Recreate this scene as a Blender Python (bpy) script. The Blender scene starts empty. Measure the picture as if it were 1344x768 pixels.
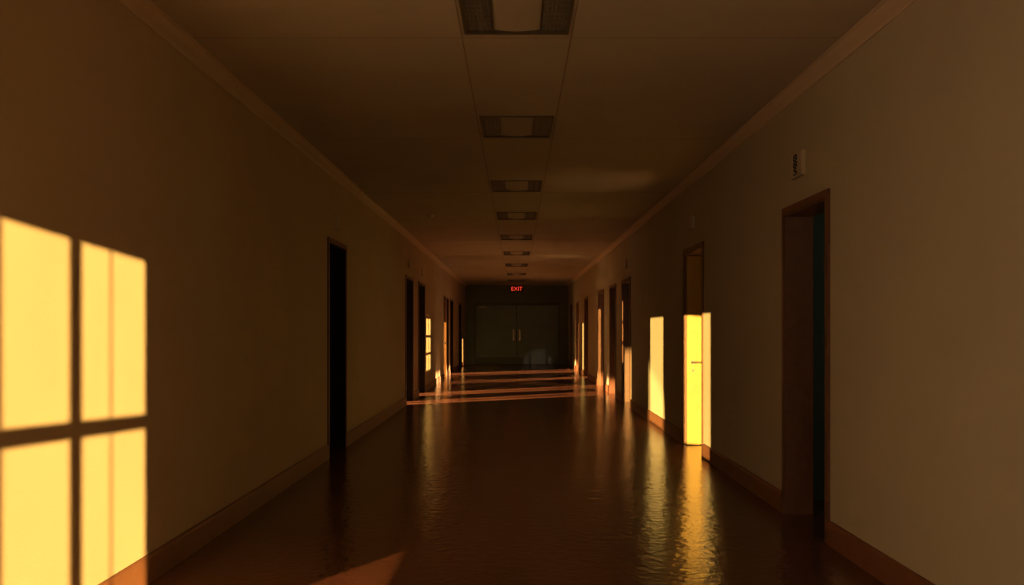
import bpy, bmesh, math
from mathutils import Vector
scene = bpy.context.scene
scene.view_settings.view_transform = 'Standard'

# ---------------- materials ----------------
def mat(name, col, rough=0.6, var=0.0, nscale=3.0, bump=0.0, bscale=60.0, metal=0.0, spec=0.5, emit=None, estr=0.0, rvar=0.0):
    m = bpy.data.materials.new(name); m.use_nodes = True
    nt = m.node_tree; b = nt.nodes['Principled BSDF']
    b.inputs['Base Color'].default_value = (*col, 1)
    b.inputs['Roughness'].default_value = rough
    b.inputs['Metallic'].default_value = metal
    b.inputs['Specular IOR Level'].default_value = spec
    tc = nt.nodes.new('ShaderNodeTexCoord')
    if var > 0:
        n = nt.nodes.new('ShaderNodeTexNoise'); n.inputs['Scale'].default_value = nscale
        n.inputs['Detail'].default_value = 6
        nt.links.new(tc.outputs['Object'], n.inputs['Vector'])
        r = nt.nodes.new('ShaderNodeValToRGB')
        r.color_ramp.elements[0].position = 0.3; r.color_ramp.elements[1].position = 0.7
        r.color_ramp.elements[0].color = (*[c*(1-var) for c in col], 1)
        r.color_ramp.elements[1].color = (*[min(1, c*(1+var)) for c in col], 1)
        nt.links.new(n.outputs['Fac'], r.inputs['Fac'])
        nt.links.new(r.outputs['Color'], b.inputs['Base Color'])
        if rvar > 0:
            mr = nt.nodes.new('ShaderNodeMapRange')
            mr.inputs['To Min'].default_value = rough-rvar; mr.inputs['To Max'].default_value = rough+rvar
            nt.links.new(n.outputs['Fac'], mr.inputs['Value'])
            nt.links.new(mr.outputs['Result'], b.inputs['Roughness'])
    if bump > 0:
        n2 = nt.nodes.new('ShaderNodeTexNoise'); n2.inputs['Scale'].default_value = bscale
        n2.inputs['Detail'].default_value = 4
        nt.links.new(tc.outputs['Object'], n2.inputs['Vector'])
        bp = nt.nodes.new('ShaderNodeBump'); bp.inputs['Strength'].default_value = bump
        bp.inputs['Distance'].default_value = 0.01
        nt.links.new(n2.outputs['Fac'], bp.inputs['Height'])
        nt.links.new(bp.outputs['Normal'], b.inputs['Normal'])
    if emit:
        b.inputs['Emission Color'].default_value = (*emit, 1)
        b.inputs['Emission Strength'].default_value = estr
    return m

M = {}
M['wallL'] = mat('plaster_warm', (0.50, 0.38, 0.255), 0.75, 0.05, 1.2, 0.15, 90)
M['wallR'] = mat('plaster_olive', (0.47, 0.41, 0.29), 0.75, 0.05, 1.2, 0.15, 90)
M['ceil'] = mat('ceiling_board', (0.44, 0.365, 0.28), 0.8, 0.06, 1.5, 0.1, 120)
M['crown'] = mat('crown_paint', (0.62, 0.48, 0.33), 0.6)
M['base'] = mat('baseboard_brown', (0.20, 0.08, 0.04), 0.45, 0.1, 8)
M['floor'] = mat('polished_floor', (0.13, 0.052, 0.032), 0.18, 0.25, 1.6, 0.42, 14, spec=1.0, rvar=0.04)
M['frame'] = mat('door_frame_wood', (0.15, 0.066, 0.034), 0.45, 0.15, 12)
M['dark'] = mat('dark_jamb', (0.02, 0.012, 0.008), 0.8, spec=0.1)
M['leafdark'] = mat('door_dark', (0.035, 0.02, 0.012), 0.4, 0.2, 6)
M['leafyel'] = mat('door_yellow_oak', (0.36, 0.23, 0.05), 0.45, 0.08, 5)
M['leafred'] = mat('door_red_brown', (0.30, 0.13, 0.05), 0.45, 0.1, 5)
M['teal'] = mat('teal_plaster', (0.18, 0.22, 0.17), 0.7, 0.08, 2)
M['endwall'] = mat('end_wall_teal', (0.17, 0.21, 0.21), 0.7, 0.08, 2)
M['enddoor'] = mat('end_door_teal', (0.20, 0.27, 0.28), 0.5, 0.08, 3)
M['endframe'] = mat('end_frame', (0.11, 0.14, 0.14), 0.4)
M['metal'] = mat('brushed_steel', (0.6, 0.55, 0.45), 0.3, metal=1.0)
M['troffer'] = mat('troffer_frame', (0.10, 0.085, 0.06), 0.4, metal=0.3)
M['louver'] = mat('troffer_louver', (0.22, 0.19, 0.15), 0.4, metal=0.3)
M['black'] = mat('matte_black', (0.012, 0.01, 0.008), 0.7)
M['diff'] = mat('troffer_diffuser', (0.42, 0.36, 0.28), 0.6, spec=0.2)
M['plastic'] = mat('plastic_cream', (0.50, 0.42, 0.30), 0.5)
M['joint'] = mat('ceiling_joint', (0.26, 0.2, 0.14), 0.8)
M['concrete'] = mat('concrete', (0.3, 0.25, 0.2), 0.9, 0.1, 3)
M['exitbox'] = mat('exit_sign_box', (0.03, 0.01, 0.01), 0.4)
M['exitred'] = mat('exit_letters', (0.6, 0.03, 0.02), 0.5, emit=(1.0, 0.06, 0.03), estr=1.0)

# ---------------- mesh helpers ----------------
class MB:
    def __init__(s): s.v = []; s.f = []; s.m = []; s.mats = []
    def mi(s, m):
        if m not in s.mats: s.mats.append(m)
        return s.mats.index(m)
    def box(s, x0, x1, y0, y1, z0, z1, m):
        if x0 > x1: x0, x1 = x1, x0
        if y0 > y1: y0, y1 = y1, y0
        i = len(s.v)
        s.v += [(x0,y0,z0),(x1,y0,z0),(x1,y1,z0),(x0,y1,z0),(x0,y0,z1),(x1,y0,z1),(x1,y1,z1),(x0,y1,z1)]
        for f in ((3,2,1,0),(4,5,6,7),(0,1,5,4),(1,2,6,5),(2,3,7,6),(3,0,4,7)):
            s.f.append(tuple(i+k for k in f)); s.m.append(s.mi(m))
    def prism(s, prof, y0, y1, m):  # prof list of (x,z)
        i = len(s.v); n = len(prof)
        s.v += [(x,y0,z) for x,z in prof] + [(x,y1,z) for x,z in prof]
        for k in range(n):
            s.f.append((i+k, i+(k+1)%n, i+n+(k+1)%n, i+n+k)); s.m.append(s.mi(m))
        s.f.append(tuple(i+k for k in reversed(range(n)))); s.m.append(s.mi(m))
        s.f.append(tuple(i+n+k for k in range(n))); s.m.append(s.mi(m))
    def cyl(s, c, r, d, axis, m, seg=16):
        i = len(s.v)
        for e in (0, 1):
            for k in range(seg):
                a = 2*math.pi*k/seg; u, w = r*math.cos(a), r*math.sin(a)
                p = {'x': (e*d, u, w), 'y': (u, e*d, w), 'z': (u, w, e*d)}[axis]
                s.v.append((c[0]+p[0], c[1]+p[1], c[2]+p[2]))
        for k in range(seg):
            s.f.append((i+k, i+(k+1)%seg, i+seg+(k+1)%seg, i+seg+k)); s.m.append(s.mi(m))
        s.f.append(tuple(i+k for k in reversed(range(seg)))); s.m.append(s.mi(m))
        s.f.append(tuple(i+seg+k for k in range(seg))); s.m.append(s.mi(m))
    def make(s, name, parent=None, bevel=0):
        me = bpy.data.meshes.new(name); me.from_pydata(s.v, [], s.f)
        for m in s.mats: me.materials.append(m)
        for p, k in zip(me.polygons, s.m): p.material_index = k
        bm = bmesh.new(); bm.from_mesh(me); bmesh.ops.recalc_face_normals(bm, faces=bm.faces); bm.to_mesh(me); bm.free()
        o = bpy.data.objects.new(name, me); scene.collection.objects.link(o)
        if parent: o.parent = parent
        if bevel:
            b = o.modifiers.new('bevel', 'BEVEL'); b.width = bevel; b.segments = 2; b.limit_method = 'ANGLE'
        return o

def empty(name, loc=(0,0,0)):
    e = bpy.data.objects.new(name, None); scene.collection.objects.link(e); e.empty_display_size = 0.1
    return e

def cells(us, vs, holes):
    """yield solid rectangles of a panel us=(u0,u1) vs=(v0,v1) minus holes (u0,u1,v0,v1)"""
    U = sorted(set([us[0], us[1]] + [h[0] for h in holes] + [h[1] for h in holes]))
    for a, b in zip(U, U[1:]):
        c = (a+b)/2
        hs = sorted([(h[2], h[3]) for h in holes if h[0] < c < h[1]])
        z = vs[0]
        for h0, h1 in hs:
            if h0 > z+1e-6: yield a, b, z, h0
            z = h1
        if z < vs[1]-1e-6: yield a, b, z, vs[1]

HW = 2.04; CH = 3.14; YE = 36.3; YB = -2.0
TL = 0.14; TR = 0.20

# doors: side, y0, y1, top, kind
doors = [
 ('R', 6.00, 6.92, 2.26, 'open'),
 ('R', 10.00, 11.08, 2.30, 'niche'),
 ('R', 16.35, 17.60, 2.28, 'open'),
 ('R', 18.75, 19.90, 2.28, 'closed'),
 ('R', 21.35, 22.70, 2.28, 'open'),
 ('R', 26.1, 27.2, 2.28, 'open'),
 ('R', 29.9, 31.0, 2.28, 'open'),
 ('R', 33.4, 34.4, 2.28, 'closed'),
 ('L', 9.90, 10.86, 2.34, 'openblack'),
 ('L', 16.80, 17.90, 2.34, 'open'),
 ('L', 19.00, 20.20, 2.34, 'open'),
 ('L', 25.7, 27.2, 2.28, 'closedred'),
 ('L', 28.0, 29.2, 2.28, 'open'),
 ('L', 32.2, 33.4, 2.28, 'closed'),
]
winL = [(-1.26, 0.60, 0.42, 1.98), (1.84, 3.45, 0.42, 1.98)]  # unseen windows, placed and sized to shape the sun patches further down

# corridor walls
mb = MB()
holes = [(d[1], d[2], 0, d[3]) for d in doors if d[0] == 'L'] + winL
for a, b, z0, z1 in cells((YB-0.2, YE+0.2), (0, CH), holes):
    mb.box(-HW-TL, -HW, a, b, z0, z1, M['wallL'])
mb.make('wall_left')
mb = MB()
holes = [(d[1], d[2], 0, d[3]) for d in doors if d[0] == 'R']
for a, b, z0, z1 in cells((YB-0.2, YE+0.2), (0, CH), holes):
    mb.box(HW, HW+TR, a, b, z0, z1, M['wallR'])
mb.make('wall_right')
# back wall with window
mb = MB()
BW = (0.45, 1.568, 0.25, 2.13)
for a, b, z0, z1 in cells((-HW, HW), (0, CH), [BW]):
    mb.box(a, b, YB-0.2, YB, z0, z1, M['wallL'])
mb.make('wall_back')
mb = MB()
F = M['frame']
mb.box(1.075, 1.110, YB-0.06, YB-0.005, BW[2], BW[3], F)
mb.box(0.74, 0.775, YB-0.06, YB-0.005, BW[2], BW[3], F)
mb.box(1.279, 1.286, YB-0.05, YB-0.04, BW[2], BW[3], F)
mb.box(BW[0], BW[1]-0.06, YB-0.07, YB-0.005, 1.205, 1.285, F)
mb.box(BW[0]-0.06, BW[0], YB, YB+0.02, BW[2]-0.06, BW[3]+0.06, F)
mb.box(BW[1], BW[1]+0.06, YB, YB+0.02, BW[2]-0.06, BW[3]+0.06, F)
mb.box(BW[0], BW[1], YB, YB+0.02, BW[3], BW[3]+0.06, F)
mb.box(BW[0]-0.08, BW[1]+0.08, YB, YB+0.05, BW[2]-0.05, BW[2], F)
mb.make('window_1')
for i, w in enumerate(winL):
    mb = MB()
    mb.box(-HW, -HW+0.015, w[0]-0.06, w[0], w[2]-0.06, w[3]+0.06, F)
    mb.box(-HW, -HW+0.015, w[1], w[1]+0.06, w[2]-0.06, w[3]+0.06, F)
    mb.box(-HW, -HW+0.015, w[0], w[1], w[3], w[3]+0.06, F)
    mb.box(-HW, -HW+0.03, w[0]-0.08, w[1]+0.08, w[2]-0.05, w[2], F)
    mb.make('window_%d' % (i+2))

# end wall
mb = MB()
DX0, DX1, DZ = -1.62, 1.66, 2.36
for a, b, z0, z1 in cells((-HW, HW), (0, CH), [(DX0, DX1, 0, DZ)]):
    mb.box(a, b, YE, YE+0.2, z0, z1, M['endwall'])
mb.make('wall_end')
e = empty('double_door')
mb = MB()
mb.box(DX0-0.07, DX0, YE-0.03, YE, 0, DZ+0.07, M['endframe'])
mb.box(DX1, DX1+0.07, YE-0.03, YE, 0, DZ+0.07, M['endframe'])
mb.box(DX0, DX1, YE-0.03, YE, DZ, DZ+0.07, M['endframe'])
mb.make('frame', e)
for s, (a, b) in enumerate(((DX0+0.01, -0.012), (0.012, DX1-0.01))):
    mb = MB()
    mb.box(a, b, YE+0.03, YE+0.08, 0.01, DZ-0.01, M['enddoor'])
    x = -0.12 if s == 0 else 0.12
    mb.box(x-0.035, x+0.035, YE+0.02, YE+0.03, 0.95, 1.38, M['metal'])
    mb.cyl((x, YE-0.04, 1.30), 0.018, 0.06, 'y', M['metal'])
    mb.cyl((x, YE-0.04, 1.00), 0.018, 0.06, 'y', M['metal'])
    mb.cyl((x, YE-0.04, 0.98), 0.018, 0.34, 'z', M['metal'])
    mb.cyl((x, YE-0.03, 1.17), 0.045, 0.06, 'y', M['metal'])
    mb.box(a+0.02, b-0.02, YE+0.022, YE+0.03, 0.03, 0.28, M['endframe'])
    if s == 0:
        mb.box(-1.5, -1.2, YE+0.018, YE+0.03, 2.24, 2.31, M['plastic'])
    mb.make('leaf_%d' % (s+1), e)
mb = MB(); mb.box(DX0-0.1, DX1+0.1, YE+0.1, YE+0.2, 0, DZ, M['black']); mb.make('backing', e)

# floor & ceiling
mb = MB()
mb.box(-HW-TL, HW+TR, YB-0.2, YE+0.2, -0.15, 0, M['floor']); mb.make('floor')
lightY = [(4.53,5.38),(7.46,8.29),(10.7,11.55),(13.6,14.5),(16.9,17.8),(20.5,21.5),(24.3,25.3),(28.4,29.4),(32.3,33.3)]
LW = 0.305
mb = MB()
for a, b, z0, z1 in cells((YB-0.2, YE+0.2), (-HW-TL, HW+TR), [(p, q, -LW, LW) for p, q in lightY]):
    mb.box(z0, z1, a, b, CH, CH+0.12, M['ceil'])
mb.box(-0.45, 0.45, YB, YE, CH+0.12, CH+0.14, M['ceil'])
mb.make('ceiling')
mb = MB()
for x in (-0.325, 0.325):
    mb.box(x-0.004, x+0.004, YB, YE, CH-0.002, CH+0.001, M['joint'])
for p, q in lightY:
    mb.box(-1.94, 1.94, q+0.08, q+0.085, CH-0.001, CH+0.001, M['joint'])
mb.make('trim_1')

def troffer(p, q):
    mb = MB(); x = LW; T = M['troffer']
    mb.box(-x, x, p, q, CH+0.085, CH+0.11, M['black'])
    fz0, fz1 = CH-0.008, CH+0.085
    mb.box(-x, -x+0.018, p, q, fz0, fz1, T); mb.box(x-0.018, x, p, q, fz0, fz1, T)
    mb.box(-x, x, p, p+0.025, fz0, fz1, T); mb.box(-x, x, q-0.035, q, fz0, fz1, T)
    cx = 0.135
    mb.box(-cx-0.012, -cx, p+0.02, q-0.03, CH, CH+0.085, T); mb.box(cx, cx+0.012, p+0.02, q-0.03, CH, CH+0.085, T)
    prof = [(-cx + 2*cx*k/8, CH+0.012-0.012*math.sin(math.pi*k/8)) for k in range(9)]
    prof += [(cx, CH+0.03), (-cx, CH+0.03)]
    mb.prism(prof, p+0.025, q-0.035, M['diff'])
    n = int((q-p-0.06)/0.03)
    for sgn in (-1, 1):
        xa, xb = sgn*(cx+0.012), sgn*(x-0.018)
        for k in range(n):
            y = p+0.035+k*0.03
            mb.box(xa, xb, y, y+0.010, CH+0.002, CH+0.012, M['louver'])
        for k in range(1, 6):
            xx = xa+(xb-xa)*k/6
            mb.box(xx-0.004, xx+0.004, p+0.025, q-0.035, CH+0.002, CH+0.012, M['louver'])
    return mb
for p, q in lightY:
    troffer(p, q).make('ceiling_light')

# crown moulding
for sgn, nm in ((-1, 'trim_2'), (1, 'trim_3')):
    mb = MB()
    prof = [(2.04, 3.14), (2.04, 3.075), (2.03, 3.075), (2.027, 3.088), (2.01, 3.098), (1.985, 3.108), (1.965, 3.12), (1.955, 3.13), (1.935, 3.132), (1.935, 3.14)]
    mb.prism([(sgn*x, z) for x, z in prof], YB, YE, M['crown'])
    mb.make(nm)

# baseboards
def basebd(sgn, side, nm):
    mb = MB(); ds = sorted([(d[1]-0.06, d[2]+0.06) for d in doors if d[0] == side]); y = YB
    segs = []
    for a, b in ds:
        if a > y: segs.append((y, a))
        y = b
    segs.append((y, YE))
    prof = [(2.04, 0), (2.018, 0), (2.018, 0.135), (2.024, 0.148), (2.032, 0.155), (2.04, 0.155)]
    for a, b in segs:
        mb.prism([(sgn*x, z) for x, z in prof], a, b, M['base'])
    mb.make(nm)
basebd(-1, 'L', 'baseboard_left'); basebd(1, 'R', 'baseboard_right')

# doors
for i, (side, y0, y1, top, kind) in enumerate(doors):
    s = -1 if side == 'L' else 1; T = TL if side == 'L' else TR
    e = empty('door_%d' % (i+1))
    mb = MB(); c = 0.055; fm = M['frame']
    xi = s*(HW-0.018); xo = s*HW
    mb.box(xi, xo, y0-c, y0, 0, top+c, fm); mb.box(xi, xo, y1, y1+c, 0, top+c, fm)
    mb.box(xi, xo, y0, y1, top, top+c, fm)
    mb.make('casing', e)
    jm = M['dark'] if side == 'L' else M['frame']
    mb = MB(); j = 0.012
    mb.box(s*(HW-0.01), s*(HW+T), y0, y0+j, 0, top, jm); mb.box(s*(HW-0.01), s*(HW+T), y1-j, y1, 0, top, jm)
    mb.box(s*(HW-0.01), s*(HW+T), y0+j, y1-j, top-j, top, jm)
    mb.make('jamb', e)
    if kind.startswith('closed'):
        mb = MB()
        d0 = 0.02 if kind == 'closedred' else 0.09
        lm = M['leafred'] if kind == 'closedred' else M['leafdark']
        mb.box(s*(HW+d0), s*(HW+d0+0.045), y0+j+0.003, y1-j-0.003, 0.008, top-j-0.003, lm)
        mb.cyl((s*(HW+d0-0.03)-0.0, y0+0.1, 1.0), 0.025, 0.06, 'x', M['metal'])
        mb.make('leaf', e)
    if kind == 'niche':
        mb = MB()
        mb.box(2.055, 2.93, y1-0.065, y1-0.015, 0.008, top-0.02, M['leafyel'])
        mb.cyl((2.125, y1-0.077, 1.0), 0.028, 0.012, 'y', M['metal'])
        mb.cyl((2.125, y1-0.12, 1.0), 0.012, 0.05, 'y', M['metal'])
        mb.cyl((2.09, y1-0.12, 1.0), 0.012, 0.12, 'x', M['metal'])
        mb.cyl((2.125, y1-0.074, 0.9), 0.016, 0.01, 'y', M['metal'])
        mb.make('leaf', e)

# side rooms
def room(nm, side, depth, y0, y1, wins, m):
    s = -1 if side == 'L' else 1; T = TL if side == 'L' else TR
    xa, xb = HW+T, HW+T+depth; t = 0.15
    mb = MB()
    mb.box(s*xa, s*(xb+t), y0-t, y1+t, -0.15, 0, M['floor'])
    mb.box(s*xa, s*(xb+t), y0-t, y1+t, CH-0.3, CH-0.15, m)
    mb.box(s*xa, s*(xb+t), y0-t, y0, 0, CH-0.3, m)
    mb.box(s*xa, s*(xb+t), y1, y1+t, 0, CH-0.3, m)
    for a, b, z0, z1 in cells((y0, y1), (0, CH-0.3), wins):
        mb.box(s*xb, s*(xb+t), a, b, z0, z1, m)
    mb.make(nm)
    return xb
D = 2.0
C = M['concrete']
room('wall_side_room_teal', 'R', 2.0, 4.8, 7.5, [], M['teal'])
room('wall_side_niche', 'R', 0.95, 9.6, 11.25, [], C)
XR = room('wall_side_room', 'R', D, 12.6, 18.0, [(14.15, 15.40, 0.92, 2.11)], C)
XR = room('wall_side_room', 'R', D, 18.6, 23.0, [(19.2, 20.54, 0.1, 2.06)], C)
WR = ((27.80, 28.62), (31.50, 32.35))
room('wall_side_room', 'R', D, 25.0, 33.1, [(a, b, 0.5, 1.5) for a, b in WR], C)
room('wall_side_closet', 'L', 0.9, 9.3, 10.9, [], M['black'])  # black walls put the darkness of this doorway into the colour
WS = ((15.42, 16.15), (17.55, 18.42), (26.50, 27.42))
room('wall_side_room', 'L', D, 11.1, 20.5, [(11.35, 12.30, 0.05, 2.2), (13.45, 14.60, 0.05, 2.2)] + [(a, b, 0.5, 1.5) for a, b in WS[:2]], C)
room('wall_side_room', 'L', D, 21.6, 29.5, [(WS[2][0], WS[2][1], 0.5, 1.5)], C)
mb = MB()
for z in (1.30, 1.70):
    mb.box(XR+0.02, XR+0.05, 14.15, 15.40, z-0.03, z+0.03, F)
mb.box(XR+0.02, XR+0.05, 14.86, 14.93, 0.92, 2.11, F)
mb.make('window_4')
XL = HW+TL+D
for k, (a, b) in enumerate(WS):  # unseen bar added in each opening to split its floor streak
    mb = MB(); m_ = (a+b)/2+0.03; q = 0.06
    mb.box(-XL-0.05, -XL-0.02, m_-q, m_+q, 0.5, 1.5, F)
    mb.make('window_%d' % (5+k))
for k, (a, b) in enumerate(WR):  # right-hand bars, likewise unseen and added to divide the streak beams
    mb = MB(); m_ = (a+b)/2; q = 0.06
    mb.box(XR+0.02, XR+0.05, m_-q, m_+q, 0.5, 1.5, F)
    mb.make('window_%d' % (8+k))

# ---------------- small wall things ----------------
def wallplate(nm, side, y, z, w, h, d, txt=None):
    s = -1 if side == 'L' else 1
    e = empty(nm)
    mb = MB(); mb.box(s*(HW-d), s*HW, y-w/2, y+w/2, z-h/2, z+h/2, M['plastic'])
    mb.box(s*(HW-d-0.004), s*(HW-d), y-w/2+0.012, y+w/2-0.012, z-h/2+0.012, z+h/2-0.012, M['plastic'])
    mb.make('plate', e, 0.003)
    if txt:
        for k, ch in enumerate(txt):
            cu = bpy.data.curves.new('char', 'FONT'); cu.body = ch; cu.size = h/len(txt)*1.15; cu.extrude = 0.001
            cu.offset = 0.0005
            cu.align_x = 'CENTER'; cu.align_y = 'CENTER'
            o = bpy.data.objects.new('digit_%d' % (k+1), cu); scene.collection.objects.link(o)
            cu.materials.append(M['black'])
            o.scale = (3.0, 1, 1)
            o.location = (s*(HW-d-0.006), y, z + h*0.29 - k*h*0.29)
            o.rotation_euler = (math.pi/2, 0, -s*math.pi/2)
            o.parent = e
    return e
wallplate('room_number_sign', 'R', 6.58, 2.58, 0.26, 0.175, 0.03, '885')
wallplate('room_number_sign', 'R', 10.58, 2.63, 0.22, 0.15, 0.03)
wallplate('room_number_sign', 'L', 10.33, 2.60, 0.22, 0.16, 0.03)
wallplate('room_number_sign', 'L', 17.3, 2.62, 0.24, 0.16, 0.03)
wallplate('room_number_sign', 'L', 19.7, 2.62, 0.24, 0.16, 0.03)
wallplate('room_number_sign', 'R', 16.9, 2.6, 0.24, 0.16, 0.03)
for x, y in ((1.25, 14.3), (-1.3, 13.9)):
    mb = MB(); mb.cyl((x, y, CH-0.035), 0.055, 0.035, 'z', M['plastic'], 24); mb.cyl((x, y, CH-0.045), 0.03, 0.01, 'z', M['plastic'], 24)
    mb.make('smoke_detector')

# exit sign
e = empty('exit_sign')
mb = MB(); mb.box(-0.22, 0.24, YE-0.10, YE, 2.87, 3.10, M['exitbox']); mb.make('housing', e, 0.006)
cu = bpy.data.curves.new('exit_text', 'FONT'); cu.body = 'EXIT'; cu.size = 0.22; cu.extrude = 0.003
cu.align_x = 'CENTER'; cu.align_y = 'CENTER'; cu.materials.append(M['exitred'])
o = bpy.data.objects.new('letters', cu); scene.collection.objects.link(o)
o.location = (0.01, YE-0.105, 2.985); o.rotation_euler = (math.pi/2, 0, 0); o.parent = e

# ---------------- lights ----------------
def sun(nm, d, strength, col, ang=0.25):
    l = bpy.data.lights.new(nm, 'SUN'); l.energy = strength; l.color = col; l.angle = math.radians(ang)
    o = bpy.data.objects.new(nm, l); scene.collection.objects.link(o)
    o.rotation_euler = Vector(d).to_track_quat('-Z', 'Y').to_euler(); o.location = (0, 0, 12)
def spot(nm, p, t, E, deg, col, blend=0.0, rad=0.03):
    p = Vector(p); t = Vector(t); d = (t-p).length
    l = bpy.data.lights.new(nm, 'SPOT'); l.energy = E*4*math.pi*d*d; l.color = col
    l.spot_size = math.radians(deg); l.spot_blend = blend; l.shadow_soft_size = rad
    o = bpy.data.objects.new(nm, l); scene.collection.objects.link(o)
    o.location = p; o.rotation_euler = (t-p).to_track_quat('-Z', 'Y').to_euler()
gold = (1.0, 0.63, 0.18)
sun('sun_back_window', (-1, 2, -0.10), 22, gold, 0.3)
sun('sun_left_low', (1, 2.58, -0.098), 21, gold, 0.2)  # this and the next two are extra suns added for other patch directions
sun('sun_left_high', (1.33, 2.34, -1.79), 4.0, (1, .5, .16), 0.8)
sun('sun_right_low', (-1, 1, -0.074), 15, gold, 0.2)
def back(t, d, k): return tuple(t[i]-d[i]*k for i in range(3))
spot('glint_door', (-28, -86, 3.2), (2.04, 16.9, -0.5), 14, 1.6, gold, 0.0, 0.1)  # added spot far outside, stands in for sun on the far doorway
for i, (yd) in enumerate((17.4, 19.6, 28.6)):
    t = (-2.04, yd, 0.5)
    p = back(t, (1, 0.7, -0.25), 10)
    spot('streak_%d' % (i+1), p, (-1.0, yd+0.73, 0.24), 60, 9, (1, .55, .2), 0.0, 0.14)  # added spots outside the left rooms imitate sun streaks on the floor
for i, (yd) in enumerate((26.7, 30.4)):
    t = (2.04, yd, 0.5)
    p = back(t, (-1, -0.7, -0.25), 10)
    spot('streak_%d' % (i+4), p, (1.0, yd-0.73, 0.24), 45, 9, (1, .55, .2), 0.0, 0.14)  # matching spots added outside the right room for more streaks
spot('end_glint', (0.98, -40, 1.8), (0.85, 36.3, 0.1), 0.09, 1.0, (1, .75, .45), 0.6, 0.05)  # added spot beyond the back window makes the end-door sun patch
spot('bounce_glow', (2.62, 10.35, 1.15), (1.1, 10.8, 3.14), 0.28, 46, (1, .5, .18), 1.0, 0.34)  # added spot hidden in the niche, stands in for sunlight bounced upward
spot('bounce_glow_far', (2.7, 21.8, 1.0), (0.9, 21.9, 3.14), 0.35, 36, (1, .55, .2), 1.0, 0.2)  # second added spot, imitates bounced light on the far ceiling
l = bpy.data.lights.new('side_room_lamp', 'POINT'); l.energy = 2.5; l.color = (1, 0.9, 0.65); l.shadow_soft_size = 0.15  # added fill with no fixture, lifts the teal room behind the doorway
o = bpy.data.objects.new('side_room_lamp', l); scene.collection.objects.link(o); o.location = (3.5, 5.4, 2.2)

w = bpy.data.worlds.new('dusk_sky'); scene.world = w; w.use_nodes = True
bg = w.node_tree.nodes['Background']; bg.inputs['Color'].default_value = (0.80, 0.59, 0.41, 1); bg.inputs['Strength'].default_value = 2.0

# ---------------- camera ----------------
cam = bpy.data.cameras.new('camera'); co = bpy.data.objects.new('camera', cam); scene.collection.objects.link(co)
co.location = (0, 0, 1.4); co.rotation_euler = (math.pi/2, 0, 0)
cam.sensor_width = 36; cam.lens = 1200/1344*36
cam.shift_x = -6/1344; cam.shift_y = 48/1344
cam.clip_start = 0.05; cam.clip_end = 200
scene.camera = co
